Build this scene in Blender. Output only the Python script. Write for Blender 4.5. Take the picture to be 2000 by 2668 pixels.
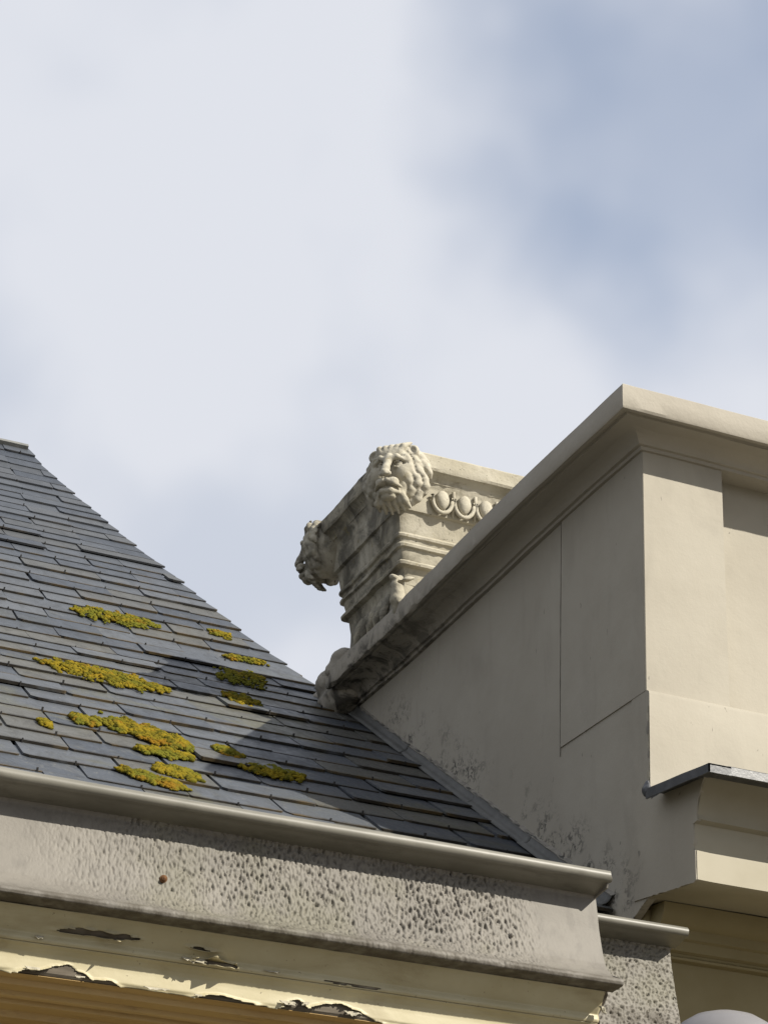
import bpy, bmesh, math, random
import numpy as np
from math import sin, cos, pi, radians, sqrt, atan2, exp
from mathutils import Vector, Matrix, noise, Euler

for o in list(bpy.data.objects):
    bpy.data.objects.remove(o)
S = bpy.context.scene
COL = S.collection
random.seed(7)

# ------------------------------------------------------------------ camera
cd = bpy.data.cameras.new('camera')
cam = bpy.data.objects.new('camera', cd)
COL.objects.link(cam)
YAW, PITCH, ROLL = .37089, .469027, .049597
fwd = Vector((sin(YAW)*cos(PITCH), cos(YAW)*cos(PITCH), sin(PITCH)))
rt0 = Vector((cos(YAW), -sin(YAW), 0))
up0 = rt0.cross(fwd)
rt = cos(ROLL)*rt0 + sin(ROLL)*up0
up = -sin(ROLL)*rt0 + cos(ROLL)*up0
M = Matrix((rt, up, -fwd)).transposed().to_4x4()
M.translation = (0, 0, 1.6)
cam.matrix_world = M
cd.sensor_fit = 'VERTICAL'
cd.sensor_height = 36
cd.lens = 5241.66/2668*36
cd.clip_end = 2000
S.camera = cam

# ------------------------------------------------------------------ light
SUN = Vector((-.75, 1, -.883)).normalized()          # direction the light travels
sl = bpy.data.lights.new('sun', 'SUN')
sl.energy = 4.8
sl.angle = radians(.55)
sl.color = (1, .94, .83)
sun = bpy.data.objects.new('sun', sl)
COL.objects.link(sun)
sun.rotation_euler = SUN.to_track_quat('-Z', 'Y').to_euler()
S.view_settings.view_transform = 'Standard'
S.view_settings.look = 'None'
S.view_settings.gamma = 1
S.view_settings.exposure = .65
S.view_settings.use_curve_mapping = False

W = bpy.data.worlds.new('World')
S.world = W
W.use_nodes = True
nt = W.node_tree
nt.nodes.clear()
L = nt.links.new


def wn(t, **k):
    n = nt.nodes.new(t)
    for a, b in k.items():
        setattr(n, a, b)
    return n


sky = wn('ShaderNodeTexSky', sky_type='NISHITA', sun_disc=False)
sky.sun_elevation = math.asin(-SUN.z)
sky.sun_rotation = atan2(-SUN.x, -SUN.y)
bg1 = wn('ShaderNodeBackground')
bg1.inputs[1].default_value = .11
L(sky.outputs[0], bg1.inputs[0])
bg2 = wn('ShaderNodeBackground')
tc = wn('ShaderNodeTexCoord')
mp = wn('ShaderNodeMapping')
mp.inputs['Location'].default_value = (.4, 1.3, .7)
L(tc.outputs['Generated'], mp.inputs[0])
n1 = wn('ShaderNodeTexNoise')
n1.inputs['Scale'].default_value = 3.4
n1.inputs['Detail'].default_value = 3.5
n1.inputs['Roughness'].default_value = .42
n1.inputs['Distortion'].default_value = .5
L(mp.outputs[0], n1.inputs['Vector'])
n2 = wn('ShaderNodeTexNoise')
n2.inputs['Scale'].default_value = 7.5
n2.inputs['Detail'].default_value = 3
n2.inputs['Roughness'].default_value = .45
L(mp.outputs[0], n2.inputs['Vector'])
# a break in the cloud deck towards the upper right of the view
gapdir = (fwd + rt*.150 + up*.195).normalized()
vd = wn('ShaderNodeVectorMath', operation='DISTANCE')
L(tc.outputs['Generated'], vd.inputs[0])
vd.inputs[1].default_value = gapdir
ad = wn('ShaderNodeMath', operation='MULTIPLY_ADD')
L(n2.outputs[0], ad.inputs[0])
ad.inputs[1].default_value = .20
L(vd.outputs['Value'], ad.inputs[2])
gr = wn('ShaderNodeMapRange', interpolation_type='SMOOTHSTEP')
gr.inputs[1].default_value = .12
gr.inputs[2].default_value = .27
gr.inputs[3].default_value = .48
gr.inputs[4].default_value = 1
L(ad.outputs[0], gr.inputs[0])
mr = wn('ShaderNodeMapRange', interpolation_type='SMOOTHSTEP')
mr.inputs[1].default_value = .28
mr.inputs[2].default_value = .48
mr.inputs[3].default_value = .80
mr.inputs[4].default_value = 1
L(n1.outputs[0], mr.inputs[0])
mu = wn('ShaderNodeMath', operation='MULTIPLY')
L(gr.outputs[0], mu.inputs[0])
L(mr.outputs[0], mu.inputs[1])
cr = wn('ShaderNodeValToRGB')
cr.color_ramp.interpolation = 'EASE'
cr.color_ramp.elements[0].position = .30
cr.color_ramp.elements[0].color = (.385, .412, .47, 1)
cr.color_ramp.elements[1].position = .58
cr.color_ramp.elements[1].color = (.475, .49, .53, 1)
L(n2.outputs[0], cr.inputs[0])
L(cr.outputs[0], bg2.inputs[0])
ms = wn('ShaderNodeMixShader')
L(mu.outputs[0], ms.inputs[0])
L(bg1.outputs[0], ms.inputs[1])
L(bg2.outputs[0], ms.inputs[2])
wo = wn('ShaderNodeOutputWorld')
L(ms.outputs[0], wo.inputs[0])

# ------------------------------------------------------------------ materials


class Mat:
    """small helper round one node tree"""

    def __init__(s, name, rough=.8, spec=.3, k=1.0):
        s.k = k                     # overall albedo factor of this paint
        s.m = bpy.data.materials.new(name)
        s.m.use_nodes = True
        s.t = s.m.node_tree
        s.b = s.t.nodes['Principled BSDF']
        s.b.inputs['Roughness'].default_value = rough
        s.b.inputs['Specular IOR Level'].default_value = spec
        s.pos = s.n('ShaderNodeNewGeometry').outputs['Position']
        s.obj = s.n('ShaderNodeTexCoord').outputs['Object']

    def n(s, t, **k):
        n = s.t.nodes.new(t)
        for a, b in k.items():
            setattr(n, a, b)
        return n

    def l(s, a, b):
        if isinstance(a, (int, float)):
            b.default_value = a
        elif isinstance(a, (tuple, list)):
            b.default_value = tuple(a) if b.type == 'VECTOR' else tuple(c*s.k for c in a[:3])+(1,)
        else:
            s.t.links.new(a, b)

    def noise(s, scale, detail=4, rough=.55, dist=0, vec=None, stretch=None):
        v = vec or s.pos
        if stretch:
            m = s.n('ShaderNodeMapping')
            m.inputs['Scale'].default_value = stretch
            s.l(v, m.inputs[0])
            v = m.outputs[0]
        n = s.n('ShaderNodeTexNoise')
        n.inputs['Scale'].default_value = scale
        n.inputs['Detail'].default_value = detail
        n.inputs['Roughness'].default_value = rough
        n.inputs['Distortion'].default_value = dist
        s.l(v, n.inputs['Vector'])
        return n.outputs[0]

    def vor(s, scale, vec=None, feature='F1', rnd=1):
        n = s.n('ShaderNodeTexVoronoi', feature=feature)
        n.inputs['Scale'].default_value = scale
        n.inputs['Randomness'].default_value = rnd
        s.l(vec or s.pos, n.inputs['Vector'])
        return n.outputs['Distance']

    def rng(s, v, a, b, c=0, d=1, smooth=True):
        n = s.n('ShaderNodeMapRange')
        if smooth:
            n.interpolation_type = 'SMOOTHSTEP'
        s.l(v, n.inputs[0])
        for i, x in enumerate((a, b, c, d)):
            s.l(x, n.inputs[i+1])
        return n.outputs[0]

    def math(s, op, a, b=0, c=None):
        n = s.n('ShaderNodeMath', operation=op)
        s.l(a, n.inputs[0])
        s.l(b, n.inputs[1])
        if c is not None:
            s.l(c, n.inputs[2])
        return n.outputs[0]

    def mix(s, f, a, b):
        n = s.n('ShaderNodeMix', data_type='RGBA')
        s.l(f, n.inputs[0])
        s.l(a, n.inputs[6])
        s.l(b, n.inputs[7])
        return n.outputs[2]

    def sep(s, v=None):
        n = s.n('ShaderNodeSeparateXYZ')
        s.l(v or s.pos, n.inputs[0])
        return n.outputs

    def color(s, c):
        s.l(c, s.b.inputs['Base Color'])

    def rough(s, v):
        s.l(v, s.b.inputs['Roughness'])

    def bump(s, h, strength=.4, dist=.01, prev=None):
        n = s.n('ShaderNodeBump')
        n.inputs['Strength'].default_value = strength
        n.inputs['Distance'].default_value = dist
        s.l(h, n.inputs['Height'])
        if prev:
            s.l(prev, n.inputs['Normal'])
        s.l(n.outputs[0], s.b.inputs['Normal'])
        return n.outputs[0]


def mat_render():
    a = Mat('painted_render', .75, .25, 0.50)
    big = a.noise(1.7, 4)
    c = a.mix(a.rng(big, .35, .65), (.60, .55, .45), (.655, .605, .50))
    # rain streaks and soot specks low on the wall beside the slates
    x, y, z = a.sep()
    line = a.math('SUBTRACT', z, a.math('MULTIPLY_ADD', y, .615, 4.405-.615*8.085))
    band = a.math('MULTIPLY', a.rng(line, .44, .12), a.rng(y, 10.7, 10.2))
    clump = a.rng(a.noise(2.6, 2), .40, .60)
    spk = a.rng(a.noise(26, 5, .72, 1.2), .50, .55)
    edge = a.rng(a.noise(9, 3), .40, .62)
    m = a.math('MULTIPLY', a.math('MULTIPLY', band, clump), a.math('MULTIPLY', spk, edge))
    m = a.math('MULTIPLY', m, a.rng(x, 4.0, 3.97))
    c = a.mix(a.math('MULTIPLY', m, .9), c, (.05, .047, .04))
    # thin grime film
    film = a.rng(a.noise(5, 6, .6, .6, stretch=(1, 1, .35)), .5, .75)
    c = a.mix(a.math('MULTIPLY', film, .22), c, (.33, .30, .25))
    chips = a.rng(a.noise(23, 2, .5, .4, stretch=(1, 1, .5)), .735, .755)
    c = a.mix(a.math('MULTIPLY', chips, .55), c, (.22, .20, .17))
    a.color(c)
    nb = a.bump(a.noise(3.2, 3), .25, .03)
    a.bump(a.noise(70, 4, .6), .22, .004, nb)
    return a.m


def mat_coping():
    a = Mat('painted_coping', .7, .25, 0.50)
    big = a.noise(1.5, 4)
    c = a.mix(a.rng(big, .35, .65), (.58, .53, .44), (.63, .58, .485))
    x, y, z = a.sep()
    far = a.rng(y, 8.2, 10.2)
    st = a.rng(a.noise(7, 6, .65, .8), .42, .62)
    m = a.math('MULTIPLY', far, st)
    low = a.rng(z, 6.13, 6.03)
    m2 = a.math('MULTIPLY', m, a.math('MULTIPLY_ADD', low, .7, .25))
    c = a.mix(m2, c, (.10, .092, .075))
    sp = a.rng(a.noise(40, 4, .7), .60, .66)
    c = a.mix(a.math('MULTIPLY', a.math('MULTIPLY', sp, far), .7), c, (.07, .065, .055))
    a.color(c)
    nb = a.bump(a.noise(4, 3), .3, .03)
    a.bump(a.noise(55, 4, .6), .3, .005, nb)
    return a.m


def mat_stone():
    a = Mat('carved_stone', .85, .15, 0.58)
    big = a.noise(3.1, 5, .6)
    c = a.mix(a.rng(big, .35, .68), (.56, .515, .40), (.69, .645, .53))
    # grey crust: on the weather side, in blotches of its own
    x, y, z = a.sep()
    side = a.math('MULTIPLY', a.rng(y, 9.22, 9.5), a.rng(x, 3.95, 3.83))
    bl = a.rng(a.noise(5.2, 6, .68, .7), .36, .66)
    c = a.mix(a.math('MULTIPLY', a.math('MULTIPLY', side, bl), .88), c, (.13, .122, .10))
    bl2 = a.rng(a.noise(9, 6, .7, .6), .55, .72)
    c = a.mix(a.math('MULTIPLY', bl2, .55), c, (.30, .265, .19))
    lich = a.rng(a.noise(13, 5, .7, .4), .62, .70)
    c = a.mix(a.math('MULTIPLY', lich, .5), c, (.34, .27, .10))
    pit = a.rng(a.noise(46, 3, .6), .66, .71)
    c = a.mix(a.math('MULTIPLY', pit, .7), c, (.12, .11, .09))
    a.color(c)
    nb = a.bump(a.noise(18, 5, .65), .5, .012)
    a.bump(a.noise(95, 4, .65), .35, .004, nb)
    return a.m


def mat_slate():
    a = Mat('roof_slate', .5, .28, 0.50)
    r = a.n('ShaderNodeObjectInfo').outputs['Random']
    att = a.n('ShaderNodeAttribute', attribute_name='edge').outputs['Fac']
    c = a.mix(r, (.078, .092, .115), (.155, .168, .186))
    c = a.mix(a.rng(a.math('FRACT', a.math('MULTIPLY', r, 7.3)), .72, .8), c, (.150, .148, .132))
    gr = a.noise(11, 6, .7, .5, stretch=(1, .5, .5))
    c = a.mix(a.math('MULTIPLY', a.rng(gr, .45, .75), .55), c, (.062, .064, .068))
    pale = a.rng(a.noise(4.5, 6, .7, .6), .55, .72)
    c = a.mix(a.math('MULTIPLY', pale, .45), c, (.235, .232, .215))
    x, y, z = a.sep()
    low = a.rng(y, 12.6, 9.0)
    lich = a.math('MULTIPLY', a.rng(a.noise(2.1, 5, .65, .8), .50, .66), low)
    c = a.mix(a.math('MULTIPLY', lich, .65), c, (.17, .165, .105))
    spk = a.rng(a.noise(30, 4, .7), .60, .66)
    c = a.mix(a.math('MULTIPLY', a.math('MULTIPLY', spk, low), .5), c, (.28, .275, .24))
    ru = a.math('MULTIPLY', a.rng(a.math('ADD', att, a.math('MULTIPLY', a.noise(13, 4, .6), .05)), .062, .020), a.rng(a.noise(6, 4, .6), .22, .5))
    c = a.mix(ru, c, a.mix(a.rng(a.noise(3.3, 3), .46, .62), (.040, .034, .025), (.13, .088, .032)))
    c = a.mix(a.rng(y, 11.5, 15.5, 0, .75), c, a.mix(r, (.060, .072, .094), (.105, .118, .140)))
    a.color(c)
    a.rough(a.rng(gr, .3, .7, .42, .62))
    nb = a.bump(a.noise(9, 5, .62, stretch=(.6, 1, 1)), .35, .012)
    a.bump(a.noise(60, 4, .65, stretch=(1, .6, .6)), .3, .003, nb)
    return a.m


def mat_moss():
    a = Mat('moss', .95, .05, 0.54)
    n = a.noise(16, 5, .6)
    c = a.mix(a.rng(n, .34, .62), (.135, .125, .016), (.34, .25, .022))
    g = a.rng(a.noise(3.2, 3), .44, .6)
    c = a.mix(a.math('MULTIPLY', g, .7), c, (.175, .19, .028))
    o = a.rng(a.noise(7, 3, .6), .56, .68)
    c = a.mix(a.math('MULTIPLY', o, .75), c, (.34, .17, .018))
    k = a.rng(a.noise(50, 3, .6), .58, .68)
    c = a.mix(a.math('MULTIPLY', k, .6), c, (.06, .055, .012))
    a.color(c)
    a.bump(a.noise(110, 4, .7), .8, .006)
    return a.m


def mat_gutter():
    a = Mat('gutter_paint', .62, .3, 0.43)
    n = a.noise(3, 5, .6)
    c = a.mix(a.rng(n, .35, .65), (.335, .31, .27), (.405, .375, .325))
    st = a.rng(a.noise(30, 5, .6, .3, stretch=(1, 1, .25)), .45, .7)
    c = a.mix(a.math('MULTIPLY', st, .35), c, (.23, .21, .185))
    al = a.rng(a.noise(2.1, 4), .52, .68)
    c = a.mix(a.math('MULTIPLY', al, .35), c, (.33, .315, .20))
    x, y, z = a.sep()
    ed = a.math('MULTIPLY', a.rng(z, 3.42, 3.365), a.rng(a.noise(14, 5, .65), .3, .62))
    c = a.mix(a.math('MULTIPLY', ed, .8), c, (.115, .095, .065))
    a.color(c)
    a.bump(a.noise(85, 4, .65), .35, .004)
    return a.m


def mat_lip():
    a = Mat('gutter_lip_paint', .45, .4, 0.44)
    n = a.noise(2.6, 5, .6)
    c = a.mix(a.rng(n, .35, .65), (.30, .285, .235), (.40, .38, .32))
    st = a.rng(a.noise(18, 5, .65, .3, stretch=(.35, 1, 1)), .52, .72)
    c = a.mix(a.math('MULTIPLY', st, .5), c, (.17, .155, .12))
    a.color(c)
    a.bump(a.noise(40, 4, .6, stretch=(.3, 1, 1)), .2, .003)
    return a.m


def mat_film():
    a = Mat('yellowed_cream_paint', .5, .4, 0.66)
    n = a.noise(2.4, 5, .6)
    c = a.mix(a.rng(n, .35, .65), (.55, .485, .30), (.635, .575, .385))
    d = a.rng(a.noise(6, 6, .65, .6, stretch=(.35, 1, 1)), .48, .74)
    c = a.mix(a.math('MULTIPLY', d, .6), c, (.33, .265, .14))
    k = a.rng(a.noise(45, 4, .65), .67, .71)
    c = a.mix(a.math('MULTIPLY', k, .7), c, (.09, .06, .03))
    a.color(c)
    nb = a.bump(a.noise(7, 3, stretch=(.4, 1, 1)), .25, .015)
    a.bump(a.noise(60, 4), .15, .003, nb)
    return a.m


def mat_wood():
    a = Mat('weathered_timber', .85, .15, 0.70)
    g = a.noise(14, 6, .7, .3, stretch=(.12, 1.6, 1.6))
    c = a.mix(a.rng(g, .3, .7), (.085, .072, .055), (.215, .185, .145))
    w = a.rng(a.noise(5, 5, .7), .55, .66)
    c = a.mix(a.math('MULTIPLY', w, .6), c, (.40, .37, .30))
    a.color(c)
    a.bump(g, .6, .008)
    return a.m


def mat_under():
    a = Mat('brown_stained_paint', .6, .3, 0.86)
    n = a.noise(3, 5, .6, .4, stretch=(.35, 1, 1))
    c = a.mix(a.rng(n, .35, .7), (.40, .255, .095), (.50, .355, .16))
    d = a.rng(a.noise(9, 5, .7, .4, stretch=(.3, 1, 1)), .55, .72)
    c = a.mix(a.math('MULTIPLY', d, .6), c, (.16, .10, .045))
    a.color(c)
    a.bump(a.noise(40, 4), .25, .004)
    return a.m


def mat_simple(name, c1, c2, rough=.6, spec=.4, scale=8, metal=0, bump=.2, k=.62):
    a = Mat(name, rough, spec, k)
    a.b.inputs['Metallic'].default_value = metal
    n = a.noise(scale, 5, .6)
    a.color(a.mix(a.rng(n, .32, .68), c1, c2))
    a.bump(a.noise(scale*5, 4), bump, .004)
    return a.m


RENDER = mat_render()
COPING = mat_coping()
STONE = mat_stone()
SLATE = mat_slate()
MOSS = mat_moss()
GUTTER = mat_gutter()
LIP = mat_lip()
FILM = mat_film()
WOOD = mat_wood()
UNDER = mat_under()
LEAD = mat_simple('lead_sheet', (.085, .086, .078), (.13, .13, .118), .55, .4, 9)
ZINC = mat_simple('dark_zinc', (.06, .065, .072), (.10, .105, .115), .4, .5, 14)
MORTAR = mat_simple('lime_mortar', (.27, .25, .215), (.40, .375, .325), .9, .1, 16, 0, .6)
DECK = mat_simple('roof_underlay', (.018, .017, .016), (.035, .032, .03), .9, .1)
HOOK = mat_simple('black_steel', (.012, .012, .012), (.03, .026, .022), .5, .4, 40)
RUST = mat_simple('rusty_iron', (.10, .045, .018), (.22, .11, .045), .8, .2, 70, 0, .5)
LAMPM = mat_simple('grey_lamp_metal', (.26, .25, .255), (.31, .30, .305), .4, .4, 5, k=.55)
RIDGE = mat_simple('ridge_zinc', (.17, .175, .165), (.27, .27, .25), .6, .35, 7)
CREAM = mat_simple('cream_cornice_paint', (.51, .46, .335), (.575, .525, .40), .6, .3, 2.5, k=.54)
CREAMLOW = mat_simple('buff_wall_paint', (.40, .325, .16), (.46, .385, .205), .65, .25, 2.2, k=.5)
PAVE = mat_simple('paving', (.15, .135, .11), (.20, .185, .15), .9, .2, 1.3, k=.8)
CHIP = mat_simple('flaking_limewash', (.46, .42, .32), (.60, .56, .45), .85, .1, 22, 0, .6)

# ------------------------------------------------------------------ helpers


def link(name, me, m, parent=None):
    o = bpy.data.objects.new(name, me)
    if m and not me.materials:
        me.materials.append(m)
    COL.objects.link(o)
    if parent:
        o.parent = parent
    return o


def mk(name, V, F, m, parent=None, smooth=None):
    me = bpy.data.meshes.new(name)
    me.from_pydata([tuple(v) for v in V], [], F)
    me.validate()
    bm = bmesh.new()
    bm.from_mesh(me)
    bmesh.ops.recalc_face_normals(bm, faces=bm.faces)
    if smooth is not None:
        for f in bm.faces:
            f.smooth = True
        for e in bm.edges:
            if len(e.link_faces) == 2 and e.calc_face_angle(0) > radians(smooth):
                e.smooth = False
    bm.to_mesh(me)
    bm.free()
    return link(name, me, m, parent)


def thing(name, label, cat, group=None, loc=(0, 0, 0)):
    o = bpy.data.objects.new(name, None)
    o.empty_display_size = .2
    COL.objects.link(o)
    o.location = loc
    return tag(o, label, cat, group)


def tag(o, label, cat, group=None):
    o['label'] = label
    o['category'] = cat
    if group:
        o['group'] = group
    return o


def wob(p, s=1.0, a=.01, seed=0):
    return a*noise.noise(Vector((p[0]*s+seed, p[1]*s-seed*1.7, p[2]*s+3.1*seed)))


def extrude_x(name, prof, x0, x1, m, parent, segs=40, amp=.003, freq=2.0, caps=True, smooth=35, seed=0, endjag=0):
    """closed (y,z) profile swept along X, slightly uneven"""
    n = len(prof)
    V, F = [], []
    for i in range(segs+1):
        x = x0+(x1-x0)*i/segs
        for j, (y, z) in enumerate(prof):
            dx = 0
            if endjag and i == segs:
                dx = endjag*noise.noise(Vector((y*30, z*30, seed)))
            V.append((x+dx, y+wob((x, j*.05, 0), freq, amp, seed), z+wob((x, j*.05, 7), freq, amp, seed+5)))
    for i in range(segs):
        for j in range(n):
            k = (j+1) % n
            F.append((i*n+j, i*n+k, (i+1)*n+k, (i+1)*n+j))
    if caps:
        F.append(tuple(range(n)))
        F.append(tuple(segs*n+j for j in range(n)))
    return mk(name, V, F, m, parent, smooth)


def box(name, a, b, m, parent=None, sub=0, amp=0, freq=3, bev=0, seed=0):
    bm = bmesh.new()
    bmesh.ops.create_cube(bm, size=1)
    for v in bm.verts:
        v.co = Vector([a[i] + (b[i]-a[i])*(v.co[i]+.5) for i in range(3)])
    if bev:
        bmesh.ops.bevel(bm, geom=bm.edges[:], offset=bev, segments=2, affect='EDGES')
    if sub:
        bmesh.ops.subdivide_edges(bm, edges=bm.edges[:], cuts=sub, use_grid_fill=True)
    if amp:
        for v in bm.verts:
            v.co += Vector([wob(v.co, freq, amp, seed+k*11) for k in range(3)])
    me = bpy.data.meshes.new(name)
    bm.to_mesh(me)
    bm.free()
    return link(name, me, m, parent)


def arc(cy, cz, r, a0, a1, n):
    return [(cy+r*cos(radians(a0+(a1-a0)*i/n)), cz+r*sin(radians(a0+(a1-a0)*i/n))) for i in range(n+1)]


# ------------------------------------------------------------------ ground
g = mk('ground', [(-300, -300, 0), (300, -300, 0), (300, 300, 0), (-300, 300, 0)], [(0, 1, 2, 3)], PAVE)
g['kind'] = 'structure'

# ================================================================== right building
XW, YF = 3.958, 7.0            # side wall plane, front face of the corner pilaster
ZT = 6.189
rb = thing('rendered_house', 'cream rendered parapet block with coping and cornice right of the slate roof', 'building', loc=(XW, YF, 0))
OFF = Vector((XW, YF, 0))


def rpart(o):
    """keep world placement under the building's empty"""
    o.matrix_parent_inverse = Matrix.Translation(-OFF)
    return o


# side wall with its front return: an outline in the (y,z) plane, pushed back along X
def wall_body():
    XR = 9.0
    prof = [(7.0, 4.35), (7.0, 6.04), (11.30, 6.04), (11.30, 3.84), (7.60, 3.84), (7.30, 3.86), (7.20, 3.875), (7.14, 3.888),
            (7.10, 3.905), (7.06, 3.925), (7.02, 3.94), (6.98, 3.944)]
    prof = [(7.0, 3.944)] + prof[:-1]

    def slab(name, pr, x0, x1):
        n = len(pr)
        V = [(x0, y, z) for y, z in pr] + [(x1, y, z) for y, z in pr]
        F = [tuple(range(n)), tuple(range(n, 2*n))]
        for j in range(n):
            k = (j+1) % n
            F.append((j, k, n+k, n+j))
        return rpart(mk(name, V, F, RENDER, rb))
    slab('side_wall', prof, XW, XW+.035)                 # rendered skin, broken off at its foot
    slab('side_wall', [(7.0, 4.20), (7.0, 6.04), (11.30, 6.04), (11.30, 4.20)], XW+.035, 4.362)


wall_body()
rpart(box('wall', (4.362, 7.11, 3.96), (9.0, 11.30, 6.038), RENDER, rb))
# raised return of the corner pilaster on the side wall, and its ragged arris
V, F = [], []
nz = 90
for i in range(nz+1):
    z = 4.842+(6.036-4.842)*i/nz
    e = .006*max(0, noise.noise(Vector((0, z*9, 3))))+.003*noise.noise(Vector((0, z*31, 8)))
    V += [(XW-.006, 7.0+.003+e*.5, z), (XW-.006, 7.79, z), (XW+.002, 7.80, z), (XW+.002, 7.0-.001, z)]
for i in range(nz):
    a = i*4
    for j in range(3):
        F.append((a+j, a+j+1, a+5+j, a+4+j))
    F.append((a+3, a, a+4, a+7))
F += [(0, 1, 2, 3), (nz*4, nz*4+1, nz*4+2, nz*4+3)]
rpart(mk('pilaster_return', V, F, RENDER, rb))
V, F = [], []
for i in range(70):
    z = 4.80+1.22*i/69
    yc = 7.797+.006*noise.noise(Vector((z*3, 0, 1)))+.0025*noise.noise(Vector((z*15, 0, 4)))
    w = .0007+.0016*max(0, noise.noise(Vector((z*6, 3, 4))))
    V += [(XW-.0062, yc-w, z), (XW-.0066, yc, z), (XW-.0005, yc+w, z)]
for i in range(69):
    a = i*3
    F += [(a, a+1, a+4, a+3), (a+1, a+2, a+5, a+4)]
rpart(mk('crack', V, F, MORTAR, rb))
# front face of the pilaster: thin skin so the arris reads as a worn paint edge
rpart(box('pilaster_face', (XW-.005, 6.992, 4.84), (4.364, 7.004, 6.034), RENDER, rb, bev=.002))
# plinth with a sloped ledge
pl = [(7.12, 4.35), (6.972, 4.35), (6.970, 4.60), (6.968, 4.818), (6.972, 4.832), (6.99, 4.843), (7.12, 4.85)]
rpart(extrude_x('plinth', pl, XW-.004, 9.0, RENDER, rb, 60, .002, 2.5, seed=2))
# small crumbled edge beside the plinth corner
for k in range(9):
    z = 4.42+.042*k+random.uniform(-.01, .01)
    V = []
    w = random.uniform(.008, .022)
    for a in range(7):
        t = a*2*pi/7
        V.append((XW-.0065, 6.974+w*.8*(cos(t)*.8+.7)*random.uniform(.6, 1), z+w*1.5*sin(t)*random.uniform(.7, 1.2)))
    V.append((XW+.01, 6.99, z))
    o = mk('render_chip', V, [tuple(range(7))]+[(i, (i+1) % 7, 7) for i in range(7)], CHIP if k % 3 else MORTAR, rb)
    rpart(o)

# coping: swept round the corner with a mitre
cop = [(-.30, 6.05), (-.30, 6.20), (.10, 6.205), (.212, 6.192), (.220, 6.184), (.221, 6.14), (.219, 6.080), (.214, 6.069), (.196, 6.068),
       (.190, 6.077), (.178, 6.077), (.172, 6.067)]
bed = [(.172, 6.067), (.150, 6.068), (.118, 6.066), (.085, 6.060), (.058, 6.046), (.043, 6.030), (.038, 6.018), (.022, 6.016), (.020, 6.000), (-.02, 5.998), (-.30, 6.05)]


def sweep(name, prof, m, yend, rag, seed, xr=9.0, sag=True):
    n = len(prof)
    rings = []
    NS, NF = 110, 90
    for i in range(NS+1):
        y = yend+(YF-yend)*(i/NS)
        ring = []
        for j, (o, z) in enumerate(prof):
            yy = y - o*(i/NS)**6 if i < NS else YF-o
            if i == NS:
                yy = YF-o
            else:
                yy = yend + ((YF-o)-yend)*(i/NS)
            if i == 0:
                yy += rag*noise.noise(Vector((o*14, z*14, seed)))
            dz = 0
            if sag:
                t = min(1, max(0, (yy-7.6)/2.2))
                dz = -.05*t*t*(3-2*t)
                dz += .010*noise.noise(Vector((yy*.9, 0, seed)))*min(1, (yy-6.75)/1.0)
            wear = min(1, max(0, (yy-7.9)/1.5))
            dx = .004*noise.noise(Vector((yy*3, j*.3, seed+2)))
            zz = z
            if o > .205 and z < 6.1:          # chipped lower arris of the fascia
                c = noise.noise(Vector((yy*7.5, 0, 4)))+.5*noise.noise(Vector((yy*21, 0, 9)))
                zz = z + wear*.030*max(0, c)
            if o > .19 and z > 6.17:
                zz = z - wear*.008*max(0, noise.noise(Vector((yy*9, 2, 4))))
            ring.append((XW-o+dx+wear*.006*noise.noise(Vector((yy*11, j, 3))), yy, zz+dz))
        rings.append(ring)
    for i in range(1, NF+1):
        x = (XW)+(xr-XW)*i/NF
        rings.append([(XW-o+(x-XW)*1.0+o*(i/NF), YF-o+.004*noise.noise(Vector((x*2.2, j*.3, seed+6))),
                       z+(.004*noise.noise(Vector((x*1.6, 5, seed)))) + (.012*max(0, noise.noise(Vector((x*14, 1, 3)))-.25) if o > .205 and z < 6.1 else 0)) for j, (o, z) in enumerate(prof)])
    V = [p for r in rings for p in r]
    F = []
    for i in range(len(rings)-1):
        for j in range(n):
            k = (j+1) % n
            F.append((i*n+j, i*n+k, (i+1)*n+k, (i+1)*n+j))
    F += [tuple(range(n)), tuple((len(rings)-1)*n+j for j in range(n))]
    return mk(name, V, F, m, rb, 28)


rpart(sweep('coping', cop, COPING, 10.42, .10, 3))
rpart(sweep('bed_moulding', bed[:-1]+[(-.28, 6.045)], COPING, 10.75, .06, 4))


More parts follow.
